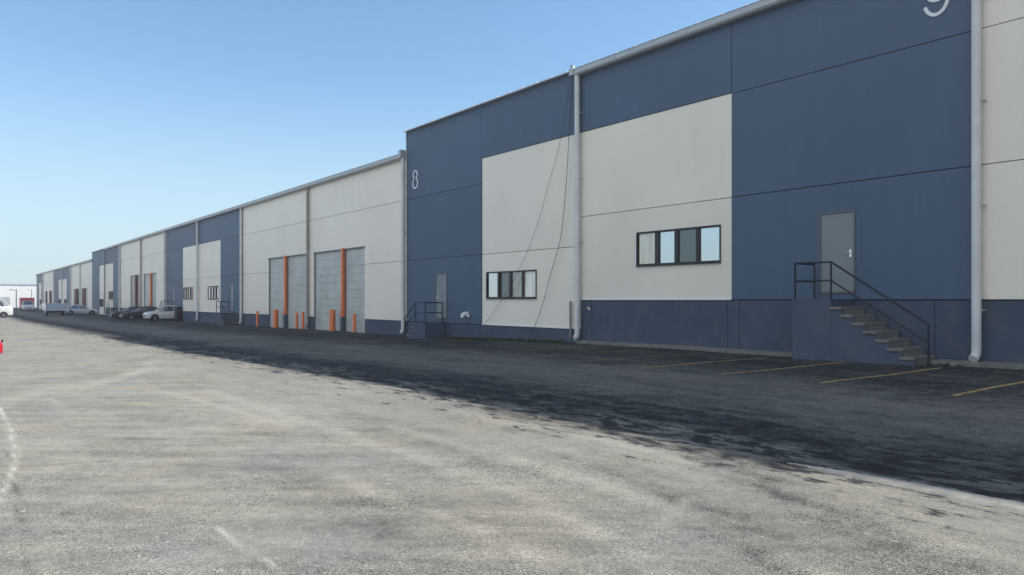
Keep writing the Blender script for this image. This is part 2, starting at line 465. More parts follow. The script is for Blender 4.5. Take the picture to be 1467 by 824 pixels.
# exposed aggregate
vo = k.new('TexVoronoi'); k.put(vo.inputs['Vector'], p); vo.inputs['Scale'].default_value = 115
sepc = k.new('SeparateColor'); k.put(sepc.inputs[0], vo.outputs['Color'])
amt = k.mrange(k.math('ADD', k.noise(p, .8, 4), k.math('MULTIPLY', k.noise(p, 5, 3), .35)), .55, .85, .10, .85)
agg = k.mrange(sepc.outputs[0], 0, 1, .30, 1.55)
amt = k.math('ADD', amt, k.math('MULTIPLY', near, .30))
amt = k.math('ADD', amt, k.mrange(wa, -.05, -.3, 0, .7), clamp=True)
aggm = k.math('ADD', 1, k.math('MULTIPLY', k.math('SUBTRACT', agg, 1), amt))
mul = k.new('VectorMath', operation='SCALE'); k.put(mul.inputs[0], base); k.put(mul.inputs['Scale'], aggm)
# pale chips and splashes
vo2 = k.new('TexVoronoi'); k.put(vo2.inputs['Vector'], k.map(p, (1, 1.3, 1))); vo2.inputs['Scale'].default_value = 3.2
chip = k.math('MULTIPLY', k.mrange(k.math('ADD', vo2.outputs['Distance'], k.mrange(k.noise(p, 22, 3), 0, 1, -.09, .09)), .03, .10, 1, 0),
              k.mrange(k.noise(p, .7, 3), .48, .62, 0, .75))
c2 = k.mix(chip, mul.outputs[0], (.52, .50, .46))
c2 = k.mix(k.mrange(wa, .30, .75, 0, .9), c2, (.60, .585, .54))
# wet / oily dark blotches beside the low line of the yard
wetn = k.noise(k.map(p, (1.1, 2.4, 1)), 1.7, 8, .72)
wz = k.math('MULTIPLY', k.mrange(Y, 4.5, 6.9, 0, 1), k.mrange(Y, 7.8, 10.2, 1, 0))
wet = k.math('MULTIPLY', k.mrange(k.math('ADD', wetn, k.math('MULTIPLY', k.math('SUBTRACT', wz, 1), .20)), .475, .53, 0, .92), k.mrange(wz, 0, .2))
c3 = k.mix(wet, c2, (.024, .025, .028))
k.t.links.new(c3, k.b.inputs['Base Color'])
k.b.inputs['Roughness'].default_value = .92; k.b.inputs['Specular IOR Level'].default_value = .12
h = k.math('ADD', k.math('MULTIPLY', grain, .5), k.math('ADD', k.math('MULTIPLY', vo.outputs['Distance'], .6), k.math('MULTIPLY', blot, .5)))
k.bump(h, .36, .010)
M['ground'] = k.mat
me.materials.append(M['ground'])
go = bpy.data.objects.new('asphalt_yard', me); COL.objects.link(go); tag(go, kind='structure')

# pale silt ridge left along the low line of the yard
k = NT('silt'); p = k.pos()
n1 = k.noise(p, 6, 5, .7); n2 = k.noise(p, 60, 3)
k.t.links.new(k.mix(k.mrange(k.math('ADD', n1, k.mrange(n2, 0, 1, -.2, .2)), .30, .70), (.37, .35, .30), (.20, .19, .165)), k.b.inputs['Base Color'])
k.b.inputs['Roughness'].default_value = .95; k.bump(n2, .4, .01)
M['silt'] = k.mat
mb = MB(); rr = []
EU = [unproj(1128, 664), unproj(1180, 676), unproj(1234, 688), unproj(1334, 708), unproj(1467, 736), (0.6, 6.30), (-2, 6.28), (-8, 6.3), (-20, 6.3)]
for j, (t, n) in enumerate(EU):
    w = [.02, .20, .30, .36, .40, .42, .42, .4, .3][j]
    ring = []
    for q in range(9):
        u = q / 8; nn = n + w * u
        ring.append(W(t, nn, GZ(t, nn) + .006 + .017 * sin(pi * u) ** .8 * min(1, w / .3) - (.012 if q in (0, 8) else 0)))
    rr.append(ring)
fine = []
for a, b in zip(rr, rr[1:]):
    for s_ in range(12):
        u = s_ / 12; jit = random.uniform(-.018, .018)
        fine.append([tuple(pa[i] * (1 - u) + pb[i] * u + ((jit if i == 1 else random.uniform(-.004, .004) if i == 2 else 0)) for i in range(3)) for pa, pb in zip(a, b)])
fine.append(rr[-1])
mb.rings(fine, cap=False, closed=False)
tag(mb.build('silt_strip', M['silt'], smooth=True), kind='structure')

# worn yellow stall lines
k = NT('worn_yellow'); p = k.pos()
wn_ = k.math('ADD', k.noise(p, 7, 6, .75), k.mrange(k.noise(p, 55, 3), 0, 1, -.16, .16))
k.t.links.new(k.mix(k.mrange(wn_, .36, .53), (.055, .053, .05), k.mix(k.noise(p, 1.2, 3), (.50, .36, .11), (.44, .34, .15))), k.b.inputs['Base Color'])
k.b.inputs['Roughness'].default_value = .85; k.b.inputs['Specular IOR Level'].default_value = .15
M['yellow'] = k.mat
k = NT('faded_yellow'); p = k.pos()
wn_ = k.math('ADD', k.noise(p, 5, 6, .75), k.mrange(k.noise(p, 55, 3), 0, 1, -.2, .2))
k.t.links.new(k.mix(k.mrange(wn_, .42, .60), (.060, .058, .056), (.36, .30, .15)), k.b.inputs['Base Color'])
k.b.inputs['Roughness'].default_value = .9; k.b.inputs['Specular IOR Level'].default_value = .1
M['yellow_faded'] = k.mat
for j, t in enumerate([.60, 2.86, 5.14, 7.42, 9.64, 11.93, 14.16, 16.4, 18.7]):
    mb = MB(); hw = .05; n0, n1 = 12.95, (18.1 if j != 4 else 17.9)
    q = np.linspace(n0, n1, 44)
    for a, b in zip(q, q[1:]):
        mb.quad(W(t - hw, a, GZ(t - hw, a) + .006), W(t + hw, a, GZ(t + hw, a) + .006), W(t + hw, b, GZ(t + hw, b) + .006), W(t - hw, b, GZ(t - hw, b) + .006))
    tag(mb.build('parking_line', M['yellow'] if j < 6 else M['yellow_faded']), kind='structure')

# narrow concrete strip at the foot of the wall
mb = MB()
q = np.linspace(-30, 20.6, 40)
rs = []
for t in q:
    top = GZ(t, 18.9) + .10
    rs.append([W(t, 18.88, top - .4), W(t, 18.88, top - .015), W(t, 18.90, top), W(t, D + .05, top + .01), W(t, D + .05, top - .4)])
mb.rings(rs)
tag(mb.build('concrete_strip', M['concrete']), kind='structure')

# ------------------------------------------------------------------ warehouses
def panel(mb, t0, t1, z0, z1, n0=0.0, th=.14, holes=()):
    """slab with rectangular openings; front face at D + n0"""
    T_ = sorted({t0, t1, *[h[0] for h in holes], *[h[1] for h in holes]}); T_ = [q for q in T_ if t0 <= q <= t1]
    Z_ = sorted({z0, z1, *[h[2] for h in holes], *[h[3] for h in holes]}); Z_ = [q for q in Z_ if z0 <= q <= z1]
    def solid(i, j):
        if not (0 <= i < len(T_) - 1 and 0 <= j < len(Z_) - 1): return False
        tc, zc = (T_[i] + T_[i+1]) / 2, (Z_[j] + Z_[j+1]) / 2
        return not any(h[0] < tc < h[1] and h[2] < zc < h[3] for h in holes)
    a, b = D + n0, D + n0 + th
    for i in range(len(T_) - 1):
        for j in range(len(Z_) - 1):
            if not solid(i, j): continue
            ta, tb, za, zb = T_[i], T_[i+1], Z_[j], Z_[j+1]
            mb.quad(W(ta,a,za), W(tb,a,za), W(tb,a,zb), W(ta,a,zb))
            mb.quad(W(ta,b,za), W(tb,b,za), W(tb,b,zb), W(ta,b,zb))
            if not solid(i-1, j): mb.quad(W(ta,a,za), W(ta,b,za), W(ta,b,zb), W(ta,a,zb))
            if not solid(i+1, j): mb.quad(W(tb,a,za), W(tb,b,za), W(tb,b,zb), W(tb,a,zb))
            if not solid(i, j-1): mb.quad(W(ta,a,za), W(tb,a,za), W(tb,b,za), W(ta,b,za))
            if not solid(i, j+1): mb.quad(W(ta,a,zb), W(tb,a,zb), W(tb,b,zb), W(ta,b,zb))

G = .011      # half joint
def rowpanels(bld, mat, t0, t1, rows, n0=0.0, holes=(), name='wall_panel'):
    for z0, z1 in zip(rows, rows[1:]):
        mb = MB(); panel(mb, t0 + G, t1 - G, z0 + G, z1 - G, n0, .14, holes); mb.build(name, mat, bld)

def plinth(bld, t0, t1, F, splits=(), holes=()):
    cuts = sorted([t0, *[s for s in splits if t0 < s < t1], t1])
    for a, b in zip(cuts, cuts[1:]):
        if any(h[0] <= a + .01 and h[1] >= b - .01 for h in holes): continue
        mb = MB(); panel(mb, a + .008, b - .008, min(GZ(a, D), GZ(b, D)) - .5, F - .02, .035, .12, [(h[0], h[1], -9, h[3]) for h in holes])
        mb.build('base_panel', M['plinth'], bld)

def window(bld, t0, t1, z0, z1, panes):
    mb = MB(); a, b = D - .03, D + .09; w = .062
    mb.tb(t0, t1, a, b, z0, z0 + w); mb.tb(t0, t1, a, b, z1 - w, z1)
    mb.tb(t1 - w, t1, a, b, z0 + w, z1 - w); mb.tb(t0, t0 + .035, a + .02, b, z0 + w, z1 - w)
    k = len(panes); ws = (t1 - t0 - .085) / k
    for j in range(1, k):
        tc = t1 - w - ws * j; hw = (.07, .08, .055)[(j - 1) % 3]
        mb.tb(tc - hw, tc + hw, a + .01, b, z0 + w, z1 - w)
    fr = mb.build('window', M['frame'], bld)
    for j, m in enumerate(panes):
        ta = t1 - w - ws * j; g = MB()
        off = .05 if j % 2 else .03
        g.tb(ta - ws + .03, ta - .03, D + off, D + off + .012, z0 + w - .01, z1 - w + .01)
        g.build('pane', M[m], fr)
    s = MB(); s.tb(t0 - .02, t1 + .02, D - .045, D + .02, z0 - .025, z0 - .002); s.build('sill', M['frame'], fr)

def door(bld, t0, t1, z0, z1, hinge_left):
    mb = MB(); w = .05
    mb.tb(t0 - w, t1 + w, D - .025, D + .1, z1, z1 + w)
    mb.tb(t0 - w, t0, D - .025, D + .1, z0, z1); mb.tb(t1, t1 + w, D - .025, D + .1, z0, z1)
    mb.build('door_frame', M['door_frame'], bld)
    mb = MB(); mb.tb(t0 + .005, t1 - .005, D + .005, D + .05, z0 + .02, z1 - .005)
    d = mb.build('door', M['door'], bld)
    th = t0 + .09 if hinge_left else t1 - .09
    mb = MB()
    mb.tb(th - .03, th + .03, D - .008, D + .005, z0 + .93, z0 + 1.13)
    sg = 1 if hinge_left else -1
    mb.tube([W(th, D - .005, z0 + 1.04), W(th, D - .06, z0 + 1.04), W(th + sg * .13, D - .06, z0 + 1.04)], .013, 8)
    mb.build('handle', M['steel'], d, smooth=True)
    mb = MB(); mb.tb(t0 + .005, t1 - .005, D - .035, D + .06, z0 - .04, z0 + .018); mb.build('threshold', M['concrete'], d)

def downspout(bld, t, top, mat, r=.1, kick=True, brk=True, square=False, bottom=None):
    zb = GZ(t, D - .2) + .22 if bottom is None else bottom
    n = D - r - .05
    p = [W(t, n, top), W(t, n, zb + .18), W(t, n - .02, zb + .06)]
    if kick: p += [W(t + .02, n - .07, zb - .02), W(t + .03, n - .12, zb - .05)]
    mb = MB(); mb.tube(p, r, 14)
    o = mb.build('downspout', mat, bld, smooth=True)
    if brk:
        z = top - 1.5
        while z > zb + .4:
            mb = MB(); mb.tube([W(t - r + .02, n, z), W(t - r - .03, n + .01, z), W(t - r - .045, D - .02, z)], .02, 6)
            mb.build('pipe_clip', M['trim'], o); z -= 2.45
    return o

def gutter(bld, t0, t1, top, mat=None):
    mb = MB(); n0 = D - .30
    prof = [(D - .02, top - .26), (n0 + .06, top - .26), (n0 + .01, top - .20), (n0, top - .04), (n0 - .02, top - .01), (n0 + .03, top), (n0 + .04, top - .06), (D - .02, top - .06)]
    mb.prism([(n, z + EYE) for n, z in prof], 'x', -t0, -t1)
    mb.build('gutter', mat or M['trim'], bld)

def roofing(bld, t0, t1, top, depth=46):
    mb = MB()
    e0, e1 = D - .22, D + depth
    z0, z1 = top - .03, top + depth * .035
    mb.prism([(e0, z0 + EYE), (e0, z0 + EYE + .05), (e1, z1 + EYE + .05), (e1, z1 + EYE)], 'x', -t0, -t1)
    t = t0 + .3
    while t < t1:
        mb.prism([(e0 - .03, z0 + EYE + .05), (e0 - .03, z0 + EYE + .082), (e1, z1 + EYE + .082), (e1, z1 + EYE + .05)], 'x', -t - .025, -t + .025)
        t += .9
    mb.build('roof', M['roof'], bld)
    mb = MB()
    lo = min(GZ(t0, D), GZ(t1, D)) - .6
    mb.prism([(D + .20, lo + EYE), (D + .20, top - .04 + EYE), (e1 - .3, z1 - .05 + EYE), (e1 - .3, lo + EYE)], 'x', -t0 - .02, -t1 + .02)
    mb.build('inner_wall', M['core'], bld)

ROW = lambda F, top: [F, F + 3.17, F + 6.37, top]
def office(bld, t_blue, t_mid, t_far, F, top, wtop, win, dr, panes, handle_left):
    """blue part between t_blue and t_mid, white part between t_mid and t_far, blue band above it"""
    b0, b1 = sorted((t_blue, t_mid)); w0, w1 = sorted((t_mid, t_far))
    hole = [(dr[0], dr[1], F + .22, F + 2.36)]
    rowpanels(bld, M['blue'], b0, b1, ROW(F, top), 0, [(dr[0] - .05, dr[1] + .05, F + .18, F + 2.41)])
    wrows = [F, F + 3.17, wtop]
    rowpanels(bld, M['white'], w0, w1, wrows, .03, [(win[0], win[1], F + 1.18, F + 2.36)])
    rowpanels(bld, M['blue'], w0, w1, [wtop, top], 0)
    mb = MB(); mb.tb(w0 + .02, w1 - .02, D - .012, D + .028, F - .012, F + .028); mb.build('base_flashing', M['number'], bld)
    window(bld, win[0], win[1], F + 1.18, F + 2.36, panes)
    door(bld, dr[0], dr[1], F + .22, F + 2.36, handle_left)
    plinth(bld, min(b0, w0), max(b1, w1), F, [t_mid - .25, t_mid + .18, b0 + 1.0, b1 - 3.1, w1 - .6])

def dock(bld, t0, t1, F, top, d0, d1, post, mats, postmat, post_dark=True):
    """white bay with a pair of shutters d0..post, post..d1 (t), post between them"""
    ztop = F + 4.17
    holes = [(d0, d1, -20, ztop)]
    r_ = ROW(F, top)
    rowpanels(bld, M['white'], t0, d0 + G, r_[:2]); rowpanels(bld, M['white'], d1 - G, t1, r_[:2])
    rowpanels(bld, M['white'], t0, t1, r_[1:], 0, holes)
    plinth(bld, t0, d0, F); plinth(bld, d1, t1, F)
    for (a, b), m in zip(((d0, post[0]), (post[1], d1)), mats):
        zb = GZ((a + b) / 2, D) - .03
        # sectional shutter: shallow raised rails across its lower part
        pr = [(D + .14, zb + EYE), (D + .10, zb + EYE)]
        for q in range(10):
            zz = zb + EYE + .12 + q * .49
            pr += [(D + .10, zz), (D + .082, zz + .008), (D + .082, zz + .035), (D + .10, zz + .043)]
        pr += [(D + .10, ztop + .02 + EYE), (D + .14, ztop + .02 + EYE)]
        mb = MB(); mb.prism(pr, 'x', -a + .03, -b - .03)
        dd = mb.build('dock_door', M[m], bld)
        for u0, u1 in ((a, a + .07), (b - .07, b)):
            g = MB(); g.tb(u0, u1, D + .045, D + .08, zb, ztop); g.build('guide_rail', M['door_frame'], dd)
    g = MB(); g.tb(d0 - .04, d1 + .04, D - .03, D + .02, ztop - .02, ztop + .05); g.build('door_header', M['door_frame'], bld)
    a, b = post
    zb = GZ(a, D)
    mb = MB(); mb.tb(a, b, D - .12, D + .16, F + .06, ztop + .09); mb.build('door_post', M[postmat], bld, bevel=.012)
    mb = MB(); mb.tb(a - .06, b + .06, D - .10, D + .15, zb - .3, F + .055); mb.build('post_base', M['plinth'], bld)

T9 = 8.8
P_M1 = ['curtain_beige', 'glass', 'screen', 'glass']
P_M2 = ['glass', 'screen', 'curtain_dark', 'curtain_white']
A = empty('warehouse', W(10, D, -1.6), 'nearest and tallest warehouse, with the numbers 8 and 9 on its blue walls', 'warehouse', 'blue and white warehouses in the row', absolute=True)
B = empty('warehouse', W(85, D, -2.1), 'middle warehouse of the row, one step lower, with orange posts between its roller doors', 'warehouse', 'blue and white warehouses in the row', absolute=True)
Cb = empty('warehouse', W(180, D, -2.3), 'farthest and lowest warehouse of the row with dark roller doors', 'warehouse', 'blue and white warehouses in the row', absolute=True)
bpy.context.view_layer.update()

F9, F8, FC = 0.0, -1.12, -2.24
TA = T9; TB = F8 + 8.8; TC = FC + 8.8
# nearest building
t = -30.0
dock(A, -6.2, 7.10, F9, TA, -2.4, 2.6, (.2, .45), ['dock', 'dock'], 'orange')
dock(A, -19, -6.2, F9, TA, -14, -9, (-11.6, -11.35), ['dock', 'dock'], 'orange')
dock(A, -32, -19, F9, TA, -27, -22, (-24.6, -24.35), ['dock', 'dock'], 'orange')
office(A, 7.10, 14.0, 20.85, F9, TA, F9 + 6.40, (14.41, 17.94), (10.12, 11.06), P_M1, True)
office(A, 34.2, 27.38, 20.85, F8, TA, 6.40, (23.5, 27.0), (30.31, 31.27), P_M2, False)
roofing(A, -32, 34.2, TA)
gutter(A, -32, 20.95, TA)
mb = MB(); mb.tb(20.97, 34.28, D - .06, D + .18, TA - .02, TA + .09); mb.build('parapet_cap', M['trim'], A)
mb = MB(); mb.tb(34.19, 34.24, D - .03, D + .2, TB, TA - .03); mb.build('corner_trim', M['trim'], A)
mb = MB(); mb.tb(20.90, 21.12, D - .34, D - .02, TA - .24, TA + .02); mb.tube([W(21.02, D - .20, TA + .02), W(21.02, D - .20, TA + .12), W(21.14, D - .20, TA + .16)], .06, 10)
mb.build('gutter_end', M['trim'], A)
downspout(A, 20.85, TA - .2, M['pipe'], .105)
downspout(A, 7.10, TA - .2, M['pipe'], .105)
downspout(A, 34.34, TB - .2, M['pipe'], .10)
mb = MB(); mb.tube([W(21.33, D - .07, -.05), W(21.33, D - .07, -1.45)], .045, 10); mb.build('conduit', M['pipe_dark'], A, smooth=True)
# wall vent of module 8
mb = MB()
c = Vector(W(28.5, D - .02, -.66))
mb.tube([c, c + Vector((0, -.10, .0)), c + Vector((0, -.22, -.02)), c + Vector((0, -.27, -.08)), c + Vector((0, -.27, -.16))], .13, 14, rs=[.105, .105, .10, .095, .085])
mb.build('vent_hood', M['plastic_white'], A, smooth=True)
mb = MB(); mb.tube([c + Vector((.10, -.03, -.06)), c + Vector((.17, -.08, -.10)), c + Vector((.25, -.08, -.10))], .06, 10); mb.build('vent_pipe', M['plastic_white'], A, smooth=True)
mb = MB(); mb.tb(20.2, 20.28, D - .12, D - .02, -.38, -.30); mb.tb(20.3, 20.36, D - .10, D + .02, -.30, -.27); mb.build('tap', M['steel'], A)

# numbers
def stroke(pts, w, closed=False):
    """flat round-ended stroke in the plane of the wall (u to the right in the photo, v up)"""
    mb = MB(); n = len(pts)
    L, R = [], []
    for i in range(n):
        a = pts[i-1] if (closed or i) else pts[i]; b = pts[(i+1) % n] if (closed or i < n - 1) else pts[i]
        dx, dy = b[0] - a[0], b[1] - a[1]; l = math.hypot(dx, dy) or 1; nx_, ny_ = -dy / l * w, dx / l * w
        L.append((pts[i][0] + nx_, pts[i][1] + ny_)); R.append((pts[i][0] - nx_, pts[i][1] - ny_))
    return L, R
def digit(bld, curves, t, z, w):
    mb = MB()
    for pts, closed in curves:
        L, R = stroke(pts, w, closed); n = len(pts)
        P = lambda q, nn: W(t - q[0], nn, z + q[1])
        f, bk = D - .035, D - .004
        for i in range(n if closed else n - 1):
            j = (i + 1) % n
            mb.quad(P(L[i], f), P(L[j], f), P(R[j], f), P(R[i], f))
            mb.quad(P(L[i], bk), P(L[j], bk), P(L[j], f), P(L[i], f))
            mb.quad(P(R[i], bk), P(R[j], bk), P(R[j], f), P(R[i], f))
        if not closed:
            for e in (0, n - 1):
                c_ = pts[e]; ring = [(c_[0] + w * cos(2*pi*q/14), c_[1] + w * sin(2*pi*q/14)) for q in range(14)]
                mb.prism([(-(t - a_), z + b_ + EYE) for a_, b_ in ring], 'y', f - .001, bk)
    mb.build('number', M['number'], bld)
ell = lambda cx, cy, rx, ry, a0, a1, n: [(cx + rx * cos(radians(a0 + (a1 - a0) * i / n)), cy + ry * sin(radians(a0 + (a1 - a0) * i / n))) for i in range(n + 1)]
digit(A, [(ell(0, .735, .20, .20, 0, 348, 29), True), (ell(0, .285, .245, .25, 0, 348, 29), True)], 33.28, 5.71, .034)
digit(A, [(ell(0, .66, .25, .27, 0, 348, 29), True),
          (ell(.25 - .42, .62, .42, .58, 0, -8, 2) + ell(-.02, .42, .27, .375, -8, -155, 22), False)], 8.02, 6.95, .042)

# middle building
dock(B, 34.22, 47.2, F8, TB, 39.1, 46.5, (41.85, 42.12), ['dock', 'dock'], 'orange')
dock(B, 47.2, 60.95, F8, TB, 47.62, 55.0, (51.35, 51.65), ['dock', 'dock'], 'orange')
office(B, 60.95, 67.1, 74.0, F8, TB, F8 + 6.4, (67.65, 71.0), (63.4, 64.3), ['curtain_white', 'curtain_white', 'screen', 'glass'], True)
office(B, 87.0, 80.1, 74.0, F8, TB, F8 + 6.4, (76.3, 79.7), (83.1, 84.0), ['curtain_dark', 'curtain_beige', 'curtain_beige', 'curtain_dark'], False)
dock(B, 87.0, 99.4, F8, TB, 91.7, 98.4, (94.3, 94.9), ['dock', 'dock'], 'orange')
dock(B, 99.4, 113.2, F8, TB, 100.8, 106.4, (102.5, 103.1), ['dock_beige', 'dock_beige'], 'maroon')
office(B, 113.2, 118.8, 125.0, F8, TB, F8 + 6.4, (119.0, 122.3), (115.4, 116.3), ['screen'] * 4, True)
office(B, 137.6, 130.6, 125.0, FC, TB, F8 + 6.4, (127.0, 130.3), (133.8, 134.7), ['screen'] * 4, False)
roofing(B, 34.26, 137.6, TB)
gutter(B, 34.26, 124.9, TB)
mb = MB(); mb.tb(125.0, 137.65, D - .06, D + .18, TB - .02, TB + .09); mb.build('parapet_cap', M['trim'], B)
mb = MB(); mb.tb(34.24, 34.5, D - .34, D - .02, TB - .2, TB + .18); mb.build('gutter_end', M['trim'], B)
downspout(B, 47.2, TB - .2, M['pipe_dark'], .09)
for tt in (61.0, 74.0): downspout(B, tt, TB - .2, M['pipe'], .105)
downspout(B, 87.1, TB - .2, M['pipe'], .10); downspout(B, 99.4, TB - .2, M['pipe_dark'], .09)
downspout(B, 113.2, TB - .2, M['pipe'], .105); downspout(B, 125.0, TB - .2, M['pipe_dark'], .09)
# farthest building
dock(Cb, 137.6, 150, FC, TC, 142.5, 149, (145.3, 145.7), ['dock_beige', 'dock_dark'], 'maroon')
dock(Cb, 150, 162.4, FC, TC, 151.4, 158.8, (154.8, 155.3), ['dock_dark', 'dock_dark'], 'maroon')
office(Cb, 162.4, 168.8, 175.4, FC, TC, FC + 6.4, (169.2, 172.5), (165, 165.9), ['screen'] * 4, True)
office(Cb, 189, 182, 175.4, FC, TC, FC + 6.4, (178, 181.6), (184.5, 185.4), ['screen'] * 4, False)
dock(Cb, 189, 199.7, FC, TC, 193.5, 199, (196, 196.5), ['dock_dark', 'dock_dark'], 'maroon')
dock(Cb, 199.7, 211, FC, TC, 202.5, 207, (204.6, 205), ['dock_dark', 'dock_dark'], 'maroon')
office(Cb, 211, 216.5, 222, FC, TC, FC + 6.4, (217, 220), (213, 213.9), ['screen'] * 4, True)
rowpanels(Cb, M['blue'], 222, 228, ROW(FC, TC), 0); plinth(Cb, 222, 228, FC)
roofing(Cb, 137.65, 228, TC)
gutter(Cb, 137.65, 228, TC)
for tt in (150, 162.4, 175.4, 189, 211): downspout(Cb, tt, TC - .2, M['pipe'], .10, brk=False)

# ------------------------------------------------------------------ entrance stairs
def stairs(t_wall0, t_wall1, t_foot, F, label, railmat, stepmat='concrete'):
    """landing between t_wall0 and t_wall1 (towards the foot), flight down to t_foot; side face flush"""
    s = 1 if t_foot > t_wall1 else -1
    n0, n1 = D - 1.15, D - .01
    root = empty('entrance_stairs', W((t_wall0 + t_wall1) / 2, n0, F - 1.6), label, 'stairs', 'stairs up to the office doors', absolute=True)
    bpy.context.view_layer.update()
    top = F + .02
    gz = min(GZ(t_wall0, n0), GZ(t_foot, n0)) - .25
    k = max(3, round((top - GZ(t_foot, n0)) / .2)); rise = (top - GZ(t_foot, n0)) / k; run = abs(t_foot - t_wall1) / k
    mb = MB(); mb.tb(t_wall0, t_wall1, n0, n1, gz, top - .05)
    # painted string wall that follows the flight
    poly = [(t_wall1, gz)]
    for q in range(1, k):
        poly += [(t_wall1 + s * run * (q - 1), top - rise * q - .074), (t_wall1 + s * run * q, top - rise * q - .074)]
    poly += [(t_wall1 + s * run * (k - 1), gz)]
    pl = [(-a, b + EYE) for a, b in poly]
    mb.prism(pl, 'y', n0 + .006, n0 + .07)
    mb.build('landing', M['stairpaint'], root)
    mb = MB(); mb.tb(t_wall0 - s * .0, t_wall1, n0 - .004, n1, top - .048, top); mb.build('landing_slab', M['stairpaint'], root)
    for q in range(1, k + 1):
        z1 = top - rise * q
        if q == k: break
        a = t_wall1 + s * (run * (q - 1) - .05); b = t_wall1 + s * run * q
        mb = MB(); mb.tb(t_wall1 + s * run * (q - 1), b, n0 + .072, n1 - .004, z1 - rise - .06, z1 - .082); rs_ = mb.build('step', M[stepmat], root)
        mb = MB(); j_ = random.uniform(-.012, .012)
        mb.tb(a, b, n0 - .03 + j_, n1, z1 - .08, z1); mb.build('tread', M['concrete'], rs_, bevel=.012)
    # railing
    H_ = .96; r = .028; nf = n0 + .05; nb = D - .14
    ta, tb_ = t_wall0 + s * .05, t_wall1 - s * .02
    tf = t_foot - s * .02; zf = top - rise * (k - 1) - .05
    ul = zf + .84; ml = zf + .40
    rl = MB()
    rl.tube([W(ta, nb, top + H_), W(ta, nf, top + H_), W(tb_, nf, top + H_), W(tf, nf, ul), W(tf, nf, ml - .25)], r, 8)
    rl.tube([W(ta, nb, top + .48), W(ta, nf, top + .48), W(tb_, nf, top + .48), W(tf, nf, ml)], r * .85, 8)
    rail = rl.build('railing', railmat, root, smooth=True)
    for (tt, nn, zt, zb) in ((ta, nb, top + H_, top), (ta, nf, top + H_, top), (tb_, nf, top + H_, top), (tf, nf, ul, zf - .12)):
        p_ = MB(); p_.tube([W(tt, nn, zb), W(tt, nn, zt)], r * 1.05, 8); p_.build('post', railmat, rail, smooth=True)
    return root
stairs(11.22, 10.13, 7.74, F9, 'largest, nearest office stair with concrete treads below the number 9', M['rail'])
stairs(30.43, 31.40, 32.45, F8, 'dark railed office stair running down to the left, below the blue wall with the 8', M['rail'])
stairs(64.45, 63.3, 61.9, F8, 'small dark railed office stair just left of the orange bollards', M['rail'], 'stairpaint')
stairs(82.9, 84.2, 85.6, F8, 'dark railed office stair behind the white utility car', M['rail'])
stairs(116.4, 115.3, 113.9, F8, 'distant office stair beyond the two black cars, left of the far orange posts', M['trim'])

# ------------------------------------------------------------------ bollards
def bollard(name, t, n, r, h_, label):
    root = empty(name, W(t, n, GZ(t, n)), label, 'bollard', 'orange bollards guarding the roller doors')
    mb = MB(); rs = []
    for rad, z in ((r, -.25), (r, h_ - r * .5), (r * .93, h_ - r * .22), (r * .7, h_ - r * .06), (r * .3, h_)):
        rs.append([(rad * cos(2*pi*q/18), rad * sin(2*pi*q/18), z) for q in range(18)])
    mb.rings(rs); mb.build('post', M['orange'], root, smooth=True)
    mb = MB(); mb.cyl((0, 0, .02), 'z', r * 1.45, .06, 18); mb.build('footing', M['concrete'], root)
    return root
bollard('bollard', 39.85, D - .28, .10, 1.12, 'rightmost thin orange bollard, before the nearest roller door')
bollard('bollard', 42.55, D - .45, .19, 1.34, 'stout orange bollard at the foot of the nearer orange door post')
bollard('bollard', 47.35, D - .40, .10, 1.18, 'thin orange bollard below the brown downspout between the two pairs of doors')
bollard('bollard', 48.55, D - .35, .10, 1.10, 'thin orange bollard just left of the one below the brown downspout')
bollard('bollard', 52.25, D - .45, .19, 1.34, 'stout orange bollard at the foot of the farther orange door post')
bollard('bollard', 56.3, D - .40, .10, 1.20, 'leftmost thin orange bollard, beside the white wall left of the doors')

# ------------------------------------------------------------------ loose cables
def cable(pts, label, r):
    P = [Vector(W(t, D - off, z)) for t, off, z in pts]
    out = []
    for i in range(len(P) - 1):
        p0, p1, p2, p3 = P[max(i-1,0)], P[i], P[i+1], P[min(i+2, len(P)-1)]
        for q in range(6):
            u = q / 6
            out.append(.5 * ((2*p1) + (-p0+p2)*u + (2*p0-5*p1+4*p2-p3)*u*u + (-p0+3*p1-3*p2+p3)*u**3))
    out.append(P[-1])
    mb = MB(); mb.tube(out, r, 6)
    tag(mb.build('cable', M['cable'], smooth=True), label, 'cable', 'loose cables hanging from the roof')
cable([(21.12, .28, 8.72), (21.16, .12, 8.5), (21.36, .12, 6.34), (21.48, .12, 4.87), (21.77, .12, 2.72), (22.1, .12, 1.78), (22.52, .12, .82), (23.0, .12, -.3), (23.49, .10, -1.1), (23.7, .08, -1.5)],
      'thicker dark cable hanging close to the downspout right of the black framed window', .012)
cable([(21.2, .30, 8.74), (21.28, .10, 8.5), (21.64, .10, 7.2), (21.97, .10, 6.03), (22.61, .10, 4.6), (23.27, .10, 3.12), (24.09, .12, 1.79), (24.9, .14, .73), (25.79, .12, -.08), (26.67, .08, -.79), (27.1, .06, -1.1)],
      'thinner dark cable hanging slantwise across the black framed window beside the 8', .008)

